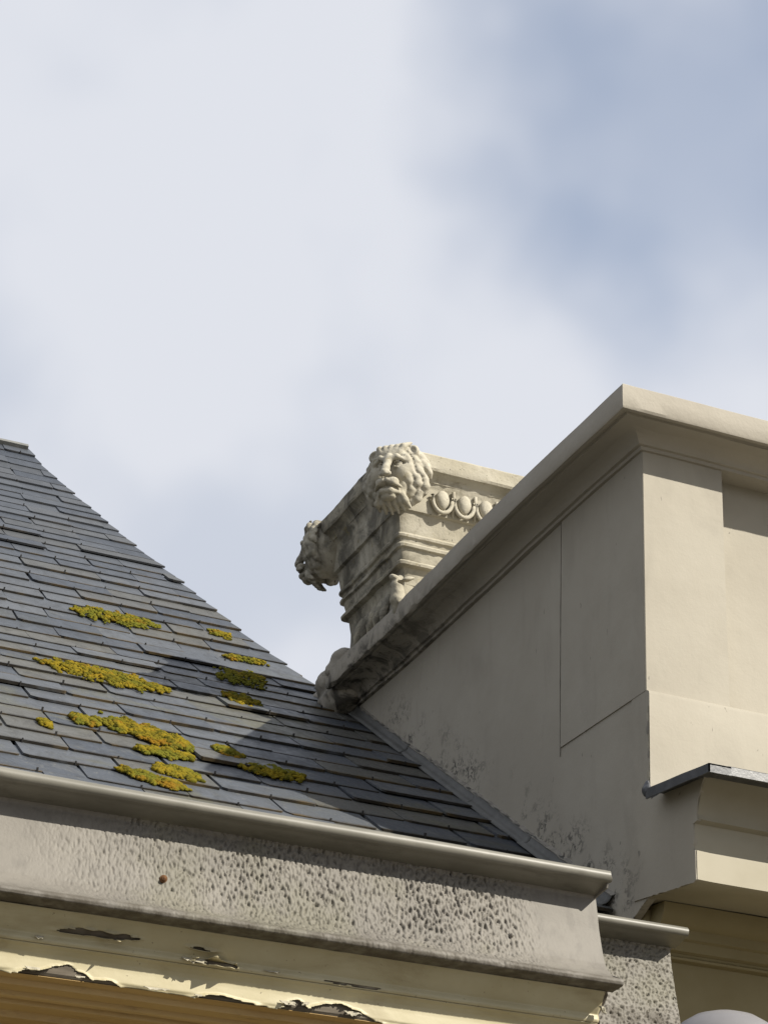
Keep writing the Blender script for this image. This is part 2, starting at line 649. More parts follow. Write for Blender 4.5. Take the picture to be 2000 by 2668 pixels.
# broken stone end of the coping under the carved block
class Sdf:
    """signed-distance sculpting on a grid, turned into a mesh with surface nets"""

    def __init__(s, lo, hi, h):
        s.lo, s.h = np.array(lo, float), h
        s.n = np.ceil((np.array(hi)-s.lo)/h).astype(int)+1
        s.f = np.full(tuple(s.n), .5, np.float32)

    def _win(s, lo, hi):
        a = np.clip(np.floor((np.array(lo)-s.lo)/s.h).astype(int), 0, s.n-1)
        b = np.clip(np.ceil((np.array(hi)-s.lo)/s.h).astype(int)+1, a+1, s.n)
        sl = tuple(slice(i, j) for i, j in zip(a, b))
        ax = [s.lo[k]+s.h*np.arange(a[k], b[k]) for k in range(3)]
        return sl, np.stack(np.meshgrid(*ax, indexing='ij'), -1)

    def _put(s, sl, d, k, sub):
        f = s.f[sl]
        if sub:
            d = -d
            h = np.clip(.5-.5*(f-d)/k, 0, 1)
            s.f[sl] = f*(1-h)+d*h+k*h*(1-h)
        else:
            h = np.clip(.5+.5*(f-d)/k, 0, 1)
            s.f[sl] = f*(1-h)+d*h-k*h*(1-h)

    def ell(s, c, r, e=(0, 0, 0), k=.01, sub=False):
        R = np.array(Euler(e).to_matrix())
        c, r = np.array(c, float), np.array(r, float)
        m = r.max()+2.5*k+2*s.h
        sl, P = s._win(c-m, c+m)
        q = (P-c) @ R
        k0 = np.linalg.norm(q/r, axis=-1)
        k1 = np.linalg.norm(q/(r*r), axis=-1)+1e-6
        s._put(sl, k0*(k0-1)/k1, k, sub)

    def tube(s, st, k=.008, sub=False):
        for (p, ra), (q, rb_) in zip(st, st[1:]):
            p, q = np.array(p, float), np.array(q, float)
            m = max(ra, rb_)+2.5*k+2*s.h
            sl, P = s._win(np.minimum(p, q)-m, np.maximum(p, q)+m)
            d = q-p
            t = np.clip(((P-p) @ d)/(d @ d), 0, 1)
            D = np.linalg.norm(P-p-t[..., None]*d, axis=-1)-(ra+(rb_-ra)*t)
            s._put(sl, D, k, sub)

    def mesh(s, name, m, amp=0, freq=9, seed=0):
        f = s.f
        f[0], f[-1], f[:, 0], f[:, -1], f[:, :, 0], f[:, :, -1] = .1, .1, .1, .1, .1, .1
        n = np.array(f.shape)-1
        acc = np.zeros(tuple(n)+(3,))
        cnt = np.zeros(tuple(n))
        idx = np.stack(np.meshgrid(*[np.arange(i) for i in n], indexing='ij'), -1).astype(float)
        crn = [(i, j, l) for i in (0, 1) for j in (0, 1) for l in (0, 1)]
        g = lambda c: f[c[0]:c[0]+n[0], c[1]:c[1]+n[1], c[2]:c[2]+n[2]]
        for a in crn:
            for ax in range(3):
                if a[ax] == 0:
                    b = list(a)
                    b[ax] = 1
                    fa, fb = g(a), g(b)
                    x = (fa < 0) != (fb < 0)
                    t = np.where(x, fa/np.where(x, fa-fb, 1), 0)
                    for q in range(3):
                        acc[..., q] += x*(a[q]+(t if q == ax else 0))
                    cnt += x
        on = cnt > 0
        vid = np.full(tuple(n), -1)
        vid[on] = np.arange(on.sum())
        V = s.lo+s.h*(idx[on]+acc[on]/cnt[on][:, None])
        F = []
        for ax in range(3):
            u, w = (ax+1) % 3, (ax+2) % 3
            fa = np.take(f, np.arange(f.shape[ax]-1), ax)
            fb = np.take(f, np.arange(1, f.shape[ax]), ax)
            E_ = np.argwhere((fa < 0) != (fb < 0))
            E_ = E_[(E_[:, u] > 0) & (E_[:, w] > 0) & (E_[:, u] < n[u]) & (E_[:, w] < n[w])]
            flip = fa[tuple(E_.T)] < 0
            Q = []
            for du, dw in ((-1, -1), (0, -1), (0, 0), (-1, 0)):
                c = E_.copy()
                c[:, u] += du
                c[:, w] += dw
                Q.append(vid[tuple(c.T)])
            Q = np.stack(Q, 1)
            Q[~flip] = Q[~flip][:, ::-1]
            F.append(Q)
        F = np.concatenate(F)
        me = bpy.data.meshes.new(name)
        me.from_pydata(V.tolist(), [], F.tolist())
        me.update()
        if amp:
            co = [v.co + v.normal*noise.fractal(v.co*freq+Vector((seed, 0, 0)), 1, 2, 4)*amp for v in me.vertices]
            me.vertices.foreach_set('co', [c for v in co for c in v])
        me.polygons.foreach_set('use_smooth', [True]*len(me.polygons))
        me.update()
        me.materials.append(m)
        return me


def rough_lump(name, pts, m, parent, vox=.016, sm=2, amp=.012, freq=9, seed=0):
    lo = [min(c[i]-max(r) for c, r, e in pts)-.04 for i in range(3)]
    hi = [max(c[i]+max(r) for c, r, e in pts)+.04 for i in range(3)]
    sd = Sdf(lo, hi, vox)
    for c, r, e in pts:
        sd.ell(c, r, e, k=vox*1.5)
    return link(name, sd.mesh(name, m, amp, freq, seed), m, parent)


ends = [((3.93, 10.40, 6.13), (.20, .16, .10), (0, 0, .1)), ((3.97, 10.62, 6.14), (.22, .22, .12), (.1, 0, 0)),
        ((3.86, 10.36, 6.19), (.12, .12, .07), (0, .1, 0)), ((4.02, 10.92, 6.13), (.20, .22, .11), (0, 0, .2)),
        ((3.90, 10.55, 6.02), (.13, .22, .10), (0, 0, 0)), ((3.97, 10.95, 6.08), (.12, .2, .12), (0, 0, 0)),
        ((3.97, 11.18, 6.20), (.10, .14, .10), (.3, 0, 0))]
rpart(rough_lump('broken_coping_end', ends, COPING, rb, .014, 1, .02, 7, 3))

# main cornice with its return flush with the side wall
cprof = [(7.12, 4.352), (6.530, 4.352), (6.536, 4.318), (6.552, 4.30), (6.575, 4.262), (6.596, 4.220), (6.604, 4.18), (6.600, 4.158), (6.632, 4.150),
         (6.634, 4.128), (6.628, 4.100), (6.636, 4.062), (6.634, 4.040), (6.622, 4.036), (6.622, 3.920), (6.640, 3.913), (6.80, 3.926), (7.0, 3.944), (7.12, 3.955)]


def cornice():
    n = len(cprof)
    V, F = [], []
    segs = 80
    for i in range(segs+1):
        x = XW+(9.0-XW)*i/segs
        for j, (y, z) in enumerate(cprof):
            dy = wob((x, j*.05, 0), 2, .003, 1)
            dz = wob((x, j*.05, 3), 2, .003, 2)
            if i == 0:
                dy = .006*noise.noise(Vector((y*40, z*40, 1)))
                dz = .006*noise.noise(Vector((y*40, z*40, 9)))
            V.append((x-.001, y+dy, z+dz))
    for i in range(segs):
        for j in range(n):
            k = (j+1) % n
            F.append((i*n+j, i*n+k, (i+1)*n+k, (i+1)*n+j))
    F += [tuple(segs*n+j for j in range(n))]
    o = mk('cornice', V, F, CREAM, rb, 30)
    return o


cor = rpart(cornice())
# painted end face of the cornice in the plane of the side wall (worn edge)
ed = []
for j in range(len(cprof)):
    y, z = cprof[j]
    y2, z2 = cprof[(j+1) % len(cprof)]
    k = max(1, int(sqrt((y-y2)**2+(z-z2)**2)/.012))
    for i in range(k):
        t = i/k
        yy, zz = y+(y2-y)*t, z+(z2-z)*t
        front = 1 if yy < 6.98 else 0
        ed.append((yy+front*.006*abs(noise.noise(Vector((yy*35, zz*35, 2)))), zz+front*.006*noise.noise(Vector((yy*35, zz*35, 6)))))
n = len(ed)
V = [(XW-.006, y, z) for y, z in ed]+[(XW+.01, y, z) for y, z in ed]
F = [tuple(range(n))]+[(j, (j+1) % n, n+(j+1) % n, n+j) for j in range(n)]
rpart(mk('cornice_return', V, F, RENDER, rb))
# zinc cover on the cornice, oversailing it at the front and at the end
FX, FY = XW-.090, 6.366
fl = [(7.02, 4.372), (FY+.004, 4.306), (FY, 4.302), (FY-.001, 4.268), (FY+.005, 4.266), (FY+.008, 4.294), (6.62, 4.326), (7.02, 4.360)]
rpart(extrude_x('cornice_flashing', fl, XW, 9.0, ZINC, rb, 50, .002, 2, seed=9))
V = []
for i in range(31):
    t = i/30
    y = FY-.001+(6.862-FY)*t
    zt = 4.303+.058*t*.75+.002*noise.noise(Vector((y*6, 0, 1)))
    zb = zt-.036-.006*t+.003*noise.noise(Vector((y*8, 0, 5)))
    V += [(FX, y, zb), (FX+.006, y, zb), (FX+.006, y, zt-.006), (XW+.01, y, zt-.006), (XW+.01, y, zt), (FX, y, zt)]
F = []
for i in range(30):
    for j in range(6):
        k = (j+1) % 6
        F.append((i*6+j, i*6+k, i*6+6+k, i*6+6+j))
F += [tuple(range(6)), tuple(180+j for j in range(6))]
rpart(mk('flashing_edge', V, F, ZINC, rb))
V = [(FX, FY-.001, 4.267), (XW+.01, FY-.001, 4.267), (XW+.01, FY-.001, 4.303), (FX, FY-.001, 4.303)]
V += [(x, y+.005, z) for x, y, z in V]
rpart(mk('flashing_edge', V, [(0, 1, 2, 3), (7, 6, 5, 4), (0, 4, 5, 1), (3, 2, 6, 7), (0, 3, 7, 4), (1, 5, 6, 2)], ZINC, rb))
# loose curled end of the flashing and a dab of mortar
rpart(rough_lump('flashing_scrap', [((FX+.01, 6.872, 4.345), (.012, .03, .026), (.4, 0, 0)), ((FX+.012, 6.868, 4.362), (.010, .018, .026), (.2, 0, 0))], ZINC, rb, .006, 1, .006, 20))
rpart(rough_lump('mortar_dab', [((XW+.0, 6.975, 4.385), (.02, .028, .016), (0, 0, 0)), ((XW+.03, 6.97, 4.38), (.03, .02, .012), (0, 0, 0))], MORTAR, rb, .006, 1, .006, 20))
# frieze and lower wall under the cornice
fz = [(7.30, 3.953), (7.005, 3.940), (7.012, 3.905), (7.03, 3.875), (7.045, 3.86), (7.060, 3.852), (7.062, 3.815), (7.078, 3.808), (7.080, 3.768), (7.10, 3.760), (7.104, 3.752), (7.092, 3.744), (7.094, 3.735), (7.118, 3.728), (7.30, 3.728)]
rpart(extrude_x('frieze_moulding', fz, 4.030, 9.0, CREAMLOW, rb, 60, .002, 2, seed=14))
rpart(box('lower_wall', (4.052, 7.122, 0), (9.0, 11.3, 3.735), CREAMLOW, rb))
# rainwater pipe squeezed into the gap under the wall
V, F = [], []
for i in range(2):
    for k in range(14):
        t = 2*pi*k/14
        V.append((4.022+.026*cos(t), 7.145+.026*sin(t), 3.0+.93*i))
for k in range(14):
    F.append((k, (k+1) % 14, 14+(k+1) % 14, 14+k))
F += [tuple(range(14)), tuple(range(14, 28))]
rpart(mk('drain_pipe', V, F, CREAMLOW, rb, 40))

# ================================================================== left building: slate roof, gutter, timber cornice
PIT = .615


def zy(y):
    if y < 11.362:
        return 4.405+PIT*(y-8.085)
    d = y-11.362
    zp = 6.4204+.729*d-.017*d*d+.003*d**3
    return zp


# arc-length table of the roof profile
prof = []
s = 0
y = 7.30
last = None
while y < 17.45:
    z = zy(y)
    if last:
        s += sqrt((y-last[0])**2+(z-last[1])**2)
    prof.append((s, y, z))
    last = (y, z)
    y += .02


def at(s):
    if s <= prof[0][0]:
        s = prof[0][0]
    lo, hi = 0, len(prof)-1
    while hi-lo > 1:
        mid = (lo+hi)//2
        if prof[mid][0] > s:
            hi = mid
        else:
            lo = mid
    a, b = prof[lo], prof[hi]
    t = (s-a[0])/(b[0]-a[0])
    y, z = a[1]+(b[1]-a[1])*t, a[2]+(b[2]-a[2])*t
    a2, b2 = prof[max(0, lo-25)], prof[min(len(prof)-1, hi+25)]
    dy, dz = b2[1]-a2[1], b2[2]-a2[2]
    l = sqrt(dy*dy+dz*dz)
    return y, z, -dz/l, dy/l                # point and normal (ny,nz)


def s_of_y(yq):
    lo, hi = 0, len(prof)-1
    while hi-lo > 1:
        mid = (lo+hi)//2
        if prof[mid][1] > yq:
            hi = mid
        else:
            lo = mid
    return prof[lo][0]


HIP = [(11.36, 3.958), (11.93, 3.80), (12.4, 3.742), (12.8, 3.692), (13.3, 3.636), (13.9, 3.555), (14.4, 3.492), (15.0, 3.405), (15.5, 3.326), (16.1, 3.215), (16.7, 3.09), (17.1, 3.018), (17.5, 2.975)]


def hipx(y):
    if y <= HIP[0][0]:
        return XW-.012
    for a, b in zip(HIP, HIP[1:]):
        if y <= b[0]:
            return a[1]+(b[1]-a[1])*(y-a[0])/(b[0]-a[0])
    return HIP[-1][1]


lb = thing('slate_house', 'old house with mossy slate roof and peeling timber cornice on the left', 'building', loc=(1.2, 6.4, 0))
OFL = Vector((1.2, 6.4, 0))


def lpart(o):
    if o.parent == lb:
        o.matrix_parent_inverse = Matrix.Translation(-OFL)
    return o


# deck below the slates, closed at the hip side
V, F = [], []
ys = [7.32+i*.2 for i in range(51)]+[17.36]
for y in ys:
    z = zy(y)-.012
    hx = hipx(y)-.02 if y > 11.36 else XW-.004
    V += [(-6, y, z), (hx, y, z), (hx+.0 if y < 11.4 else hx+.05, y+.3 if y > 11.4 else y, 3.0)]
for i in range(len(ys)-1):
    a = i*3
    F += [(a, a+1, a+4, a+3), (a+1, a+2, a+5, a+4)]
roof = lpart(mk('slate_roof', V, F, DECK, lb))

# slates
EXP = .27
XREF = 2.05
smax = prof[-1][0]
nrow = int((s_of_y(17.30))/EXP)+1
rows_extra = []


def slate_mesh(x0, x1, s0, s1, xr0, xr1, rng, tailz):
    """seven-sided slate: (x0..x1) wide, tail at s0; right edge runs xr0 (tail) to xr1 (head)"""
    ch0, ch1 = rng.uniform(.006, .034), rng.uniform(.003, .014)
    sk = rng.uniform(-.007, .007)
    lift = tailz
    th = rng.uniform(.010, .016)
    pts = [(x0, s1), (x0, s0+ch0*1.1), (x0+ch0, s0+sk*.3), ((x0+xr0)*.5, s0+rng.uniform(-.004, .003)), (xr0-ch1, s0+sk), (xr0, s0+ch1+sk), (xr1, s1)]
    V = []
    for layer in (1, 0):
        for px, ps in pts:
            t = min(1, max(0, (ps-s0)/(s1-s0)))
            h = lift*(1-t)+.003*t + (th if layer else 0)
            if px < x0+.08:
                h += rng.uniform(0, .002)
            y, z, ny, nz = at(ps)
            V.append((px, y+ny*h, z+nz*h))
    n = len(pts)
    F = [tuple(range(n)), tuple(range(2*n-1, n-1, -1))]
    for j in range(n):
        k = (j+1) % n
        F.append((j, n+j, n+k, k))
    # 'edge': distance from the tail, for the darker, rusty tint along it
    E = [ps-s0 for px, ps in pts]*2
    return V, F, E


def add_slate(V, F, E, parent):
    me = bpy.data.meshes.new('slate')
    c = Vector((sum(v[0] for v in V), sum(v[1] for v in V), sum(v[2] for v in V)))/len(V)
    me.from_pydata(V, [], F)
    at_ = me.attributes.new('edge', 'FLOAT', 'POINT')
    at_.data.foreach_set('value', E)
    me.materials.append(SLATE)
    o = bpy.data.objects.new('slate', me)
    COL.objects.link(o)
    o.parent = parent
    return o


hook_me = bpy.data.meshes.new('slate_hook')
hv = [(-.0035, 0, 0), (.0035, 0, 0), (.0035, .004, .022), (-.0035, .004, .022), (-.0035, .012, -.004), (.0035, .012, -.004), (.0035, .012, .020), (-.0035, .012, .020)]
hook_me.from_pydata(hv, [], [(0, 1, 2, 3), (5, 4, 7, 6), (0, 4, 5, 1), (3, 2, 6, 7), (1, 5, 6, 2), (4, 0, 3, 7)])
hook_me.materials.append(HOOK)

XVIS = 0.95          # slates left of the picture's edge are joined
far = ([], [], [])
rs = random.Random(11)
for r in range(nrow):
    s0 = r*EXP + rs.uniform(-.004, .004)
    s1 = min(s0+EXP*1.85, smax-.005)
    if s1-s0 < .05:
        continue
    y0 = at(s0)[0]
    y1 = at(s0+EXP)[0]
    wid = .43+(max(y0, 7.5)-7.5)*.027
    hx0 = hipx(y0)+(.022 if y0 > 11.5 else 0)+(rs.uniform(-.008, .008) if y0 > 11.5 else 0)
    hx1 = hx0+(hipx(at(s1)[0])-hipx(y0))-(.012 if y0 > 11.5 else 0)
    off = (r % 2)*.5
    k = int((-2.6-XREF)/wid)-1
    jx = rs.uniform(-.03, .03)
    while True:
        xa = XREF+(k+off)*wid+jx+rs.uniform(-.012, .012)
        xb = XREF+(k+1+off)*wid+jx+rs.uniform(-.012, .012)
        k += 1
        if xb < -2.6:
            continue
        if xa > hx0-.07:
            break
        gap = rs.uniform(.004, .011)
        xr0 = xr1 = xb-gap
        last_ = False
        if xb > hx0-.07:
            xr0, xr1 = hx0, min(hx1, xb+.2)
            last_ = True
        d = rs.gauss(0, .004)
        if rs.random() < .05:
            d -= rs.uniform(.01, .028)          # slipped slate
        tz = .020+rs.uniform(-.003, .006)+(.010 if rs.random() < .10 else 0)
        # a slightly skewed right joint that follows the slope
        V, F, E = slate_mesh(xa, xb, s0+d, s1, xr0, xr1+(0 if last_ else rs.uniform(-.006, .006)), rs, tz)
        yv = at(s0)[0]
        if xr0 < XVIS+(yv-8)*.17-.1:
            b = len(far[0])
            far[0].extend(V)
            far[1].extend([tuple(i+b for i in f) for f in F])
            far[2].extend(E)
        else:
            o = lpart(add_slate(V, F, E, roof))
            if not last_ or rs.random() < .3:
                h = bpy.data.objects.new('slate_hook', hook_me)
                COL.objects.link(h)
                h.parent = roof
                yy, zz, ny, nz = at(s0+d)
                hx = (xa+xr0)/2+rs.uniform(-.012, .012)
                h.matrix_basis = Matrix.Translation((hx, yy+ny*tz-.006, zz+nz*tz-.002)) @ Matrix.Rotation(atan2(-ny, nz)*.9, 4, 'X') @ Matrix.Scale(rs.uniform(.8, 1.3), 4)
                lpart(h)
        if last_:
            break
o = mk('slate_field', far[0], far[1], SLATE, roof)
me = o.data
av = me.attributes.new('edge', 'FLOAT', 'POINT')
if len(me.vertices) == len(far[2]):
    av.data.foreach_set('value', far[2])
o['kind'] = 'stuff'
lpart(o)

# ridge capping
yr, zr = 17.36, zy(17.36)
rp = [(yr-.10, zr-.05), (yr-.13, zr-.02), (yr-.10, zr+.015), (yr, zr+.06), (yr+.10, zr+.03), (yr+.14, zr-.05)]
xx = 2.99
for k in range(8):
    e = .55
    lpart(extrude_x('ridge_tile', [(a, b+.004*(k % 2)) for a, b in rp], xx-e, xx, RIDGE, roof, 4, .004, 3, seed=k))
    xx -= e-.012*(-1 if k % 2 else 1)*0-.004

# stepped lead soaker along the wall
sA, sB = s_of_y(7.34), s_of_y(11.12)
cuts = [sA, sA+.95, sA+1.65, sA+2.75, sA+3.7, sB]
for q in range(5):
    V, F = [], []
    N = 36
    for i in range(N+1):
        s_ = cuts[q]-(.05 if q else 0)+(cuts[q+1]-cuts[q]+(.05 if q else 0))*i/N
        y, z, ny, nz = at(s_)
        up_ = .088+.006*noise.noise(Vector((s_*2.3, 0, 2)))+.004*noise.noise(Vector((s_*9, 0, 2)))
        bx = .010*noise.noise(Vector((s_*1.6, 4, q)))
        th = .003*(q % 2)
        V += [(XW-.055+bx, y+ny*.036, z+nz*.036), (XW-.030, y+ny*(.05+th), z+nz*(.05+th)), (XW-.016-th, y+ny*(up_*.6), z+nz*up_*.6+.01), (XW-.011-th, y+ny*up_, z+nz*up_),
              (XW+.003, y+ny*(up_+.003), z+nz*(up_+.003))]
    for i in range(N):
        for j in range(4):
            a = i*5+j
            F.append((a, a+1, a+6, a+5))
    o = mk('lead_flashing', V, F, LEAD, lb, 60)
    o.modifiers.new('t', 'SOLIDIFY').thickness = .004
    lpart(o)
# ragged mortar fillet above the lead
V, F = [], []
N = 260
for i in range(N+1):
    s_ = sA+(sB-sA)*i/N
    y, z, ny, nz = at(s_)
    b0 = .080+.006*noise.noise(Vector((s_*2.3, 0, 2)))
    w = .018+.016*abs(noise.noise(Vector((s_*5, 1, 1))))+.010*noise.noise(Vector((s_*19, 1, 1)))
    dr = .014*max(0, noise.noise(Vector((s_*11, 5, 1))))
    w = max(w, .004)
    V += [(XW-.013, y+ny*(b0-dr), z+nz*(b0-dr)), (XW-.018-.004*noise.noise(Vector((s_*14, 3, 1))), y+ny*(b0+w*.4), z+nz*(b0+w*.4)), (XW+.002, y+ny*(b0+w), z+nz*(b0+w))]
for i in range(N):
    for j in range(2):
        a = i*3+j
        F.append((a, a+1, a+4, a+3))
lpart(mk('mortar_fillet', V, F, MORTAR, lb, 60))

# ---- gutter
GX0, GX1 = -2.6, 3.428


def fascia_grid(name, path, x0, x1, nx, ny, m, parent, rough_fn, thick=.02, seed=0):
    """front sheet given by a (y,z) path, displaced along its normal by rough_fn(x,t)"""
    # resample the path
    seg = [0]
    for a, b in zip(path, path[1:]):
        seg.append(seg[-1]+sqrt((a[0]-b[0])**2+(a[1]-b[1])**2))

    def P(t):
        d = t*seg[-1]
        for i in range(len(seg)-1):
            if d <= seg[i+1] or i == len(seg)-2:
                u = (d-seg[i])/(seg[i+1]-seg[i])
                a, b = path[i], path[i+1]
                ty, tz = b[0]-a[0], b[1]-a[1]
                l = sqrt(ty*ty+tz*tz)
                return a[0]+ty*u, a[1]+tz*u, tz/l, -ty/l
    V, F = [], []
    PS = [P(j/ny) for j in range(ny+1)]
    for i in range(nx+1):
        x = x0+(x1-x0)*i/nx
        sw = .004*noise.noise(Vector((x*1.3, seed, 0)))
        for j, (y, z, n_y, n_z) in enumerate(PS):
            h = rough_fn(x, j/ny)+sw
            V.append((x, y+n_y*h, z+n_z*h))
    for i in range(nx):
        for j in range(ny):
            a = i*(ny+1)+j
            F.append((a, a+1, a+ny+2, a+ny+1))
    return mk(name, V, F, m, parent, 180)


def crust(x, t, x_lo=1.25, x_hi=3.2):
    """stippled, blistered paint: fades out near the left edge, the bottom flare and the right end"""
    a = min(1, max(0, (x-x_lo)/.5))*min(1, max(0, (x_hi-x)/.22))*min(1, max(0, (.90-t)/.34))
    a *= .45+.55*min(1, max(0, (x-1.2)/1.3))
    if a <= 0:
        return 0
    q = Vector((x*96+t*9, t*25-x*24, 0))
    v = noise.noise(q)+.5*noise.noise(q*2.1+Vector((4, 1, 0)))
    a *= .95+.55*max(-.5, noise.noise(Vector((x*5, t*2.2, 6))))+.25*noise.noise(Vector((x*17, t*6, 2)))
    w = noise.noise(Vector((x*150+t*20, t*30-x*42, 9)))
    pit = -max(0, -v-.10)*.018-max(0, -w-.22)*.016
    return a*(v*.0030+pit+.0015)


gut = thing('box_gutter', 'long grey box gutter with rolled lip along the eaves of the slate roof', 'gutter', loc=(1.2, 6.4, 3.3))
OFG = Vector((1.2, 6.4, 3.3))


def gpart(o):
    o.matrix_parent_inverse = Matrix.Translation(-OFG)
    return o


fpath = [(6.452, 3.735), (6.462, 3.722), (6.457, 3.700), (6.446, 3.65), (6.437, 3.60), (6.421, 3.545), (6.405, 3.495), (6.392, 3.465), (6.374, 3.442), (6.348, 3.420), (6.310, 3.400), (6.268, 3.387), (6.258, 3.381),
         (6.254, 3.372), (6.258, 3.360), (6.270, 3.356), (6.34, 3.35)]
gpart(fascia_grid('fascia', fpath, 1.0, GX1, 860, 120, GUTTER, gut, crust))
gpart(fascia_grid('fascia', fpath, GX0, 1.0002, 60, 24, GUTTER, gut, lambda x, t: 0))
# rolled lip: half-round roll with a short underside
lip = arc(6.361, 3.779, .0215, 50, 280, 16)+[(6.385, 3.752), (6.452, 3.733), (6.468, 3.738), (6.468, 3.745), (6.42, 3.758), (6.392, 3.772), (6.380, 3.792)]
lo_ = gpart(extrude_x('lip', lip, GX0, GX1+.004, LIP, gut, 120, .0035, 1.3, smooth=40, seed=21, endjag=.01))
# trough: bottom and back of the gutter and the end plate
gpart(box('trough', (GX0, 6.475, 3.39), (GX1-.02, 6.95, 3.43), LEAD, gut))
pts = [(6.40, 3.77), (6.345, 3.762), (6.36, 3.74), (6.462, 3.722), (6.437, 3.60), (6.392, 3.465), (6.348, 3.420), (6.262, 3.385), (6.262, 3.36), (6.95, 3.36), (6.95, 3.76), (6.47, 3.74)]
n = len(pts)
jj = lambda y, z: (.004*noise.noise(Vector((y*40, z*40, 0))), .004*noise.noise(Vector((y*40, z*40, 9))))
V = [(GX1-.008, y+.006+jj(y, z)[0], z+jj(y, z)[1]) for y, z in pts]+[(GX1-.002, y+.006+jj(y, z)[0], z+jj(y, z)[1]) for y, z in pts]
gpart(mk('end_plate', V, [tuple(range(n)), tuple(range(n, 2*n))]+[(j, (j+1) % n, n+(j+1) % n, n+j) for j in range(n)], GUTTER, gut))


def bolt(x, z, y, r, m, name='bolt'):
    V, F = [], []
    for k, (rr, h) in enumerate(((r*1.5, 0), (r*1.45, .004), (r, .006), (r*.9, .012), (r*.4, .015))):
        for i in range(12):
            t = 2*pi*i/12
            V.append((x+rr*cos(t)*random.uniform(.93, 1.05), y-h, z+rr*sin(t)*random.uniform(.93, 1.05)))
    for k in range(4):
        for i in range(12):
            a = k*12+i
            b = k*12+(i+1) % 12
            F.append((a, b, b+12, a+12))
    F.append(tuple(range(48, 60)))
    F.append(tuple(range(12)))
    return mk(name, V, F, m, gut, 40)


gpart(bolt(1.765, 3.528, 6.414, .0095, RUST))
gpart(bolt(3.06, 3.522, 6.412, .007, GUTTER))

# ---- short lower gutter beyond the end of the long one
g2 = thing('short_gutter', 'short lower piece of grey gutter beside the end of the long gutter', 'gutter', loc=(3.7, 6.62, 3.3))
OF2 = Vector((3.7, 6.62, 3.3))


def g2part(o):
    o.matrix_parent_inverse = Matrix.Translation(-OF2)
    return o


f2 = [(6.726, 3.665), (6.735, 3.652), (6.728, 3.60), (6.705, 3.50), (6.678, 3.40), (6.650, 3.30), (6.63, 3.22), (6.62, 3.15)]


def crust2(x, t):
    if t > .86:
        return 0
    q = Vector((x*88+t*52, t*36-x*36, 3))
    v = noise.noise(q)+.5*noise.noise(q*2.2)
    return v*.003-max(0, -v-.1)*.017


V, F = [], []
g2part(fascia_grid('fascia', f2, 3.36, 3.895, 180, 130, GUTTER, g2, crust2, seed=4))
lip2 = arc(6.638, 3.708, .0195, 50, 280, 14)+[(6.66, 3.684), (6.728, 3.664), (6.745, 3.670), (6.745, 3.677), (6.70, 3.69), (6.666, 3.703), (6.656, 3.720)]
g2part(extrude_x('lip', lip2, 3.36, 3.912, LIP, g2, 16, .002, 2, smooth=40, seed=31, endjag=.006))
pts = f2+[(7.0, 3.15), (7.0, 3.68)]
n = len(pts)
V = [(3.886, y+.003, z) for y, z in pts]+[(3.8965, y+.003, z) for y, z in pts]
g2part(mk('end_plate', V, [tuple(range(n)), tuple(range(n, 2*n))]+[(j, (j+1) % n, n+(j+1) % n, n+j) for j in range(n)], GUTTER, g2))
g2part(box('trough', (3.37, 6.75, 3.45), (3.885, 7.0, 3.49), LEAD, g2))

# ---- timber cornice of the left house under the gutter
CX1 = 3.405
core = [(6.335, 3.352), (6.345, 3.340), (6.360, 3.318), (6.378, 3.295), (6.393, 3.278), (6.389, 3.268), (6.385, 3.258), (6.392, 3.249), (6.410, 3.240), (6.424, 3.226), (6.430, 3.213), (6.431, 3.200), (6.431, 3.165), (6.438, 3.157),
        (6.488, 3.151), (6.490, 3.132), (6.560, 3.128), (6.563, 3.112), (6.580, 3.107), (6.594, 3.118), (6.606, 3.116), (6.610, 3.096), (6.680, 3.090), (6.683, 3.068), (6.76, 3.064), (6.765, 3.04), (6.86, 3.0), (6.95, 2.98), (6.95, 3.352)]
lpart(extrude_x('timber_cornice', core, GX0, CX1, WOOD, lb, 160, .003, 2, smooth=35, seed=41, endjag=.02))
lpart(box('front_wall', (GX0-3, 6.93, 0), (3.30, 11.0, 3.02), CREAMLOW, lb))


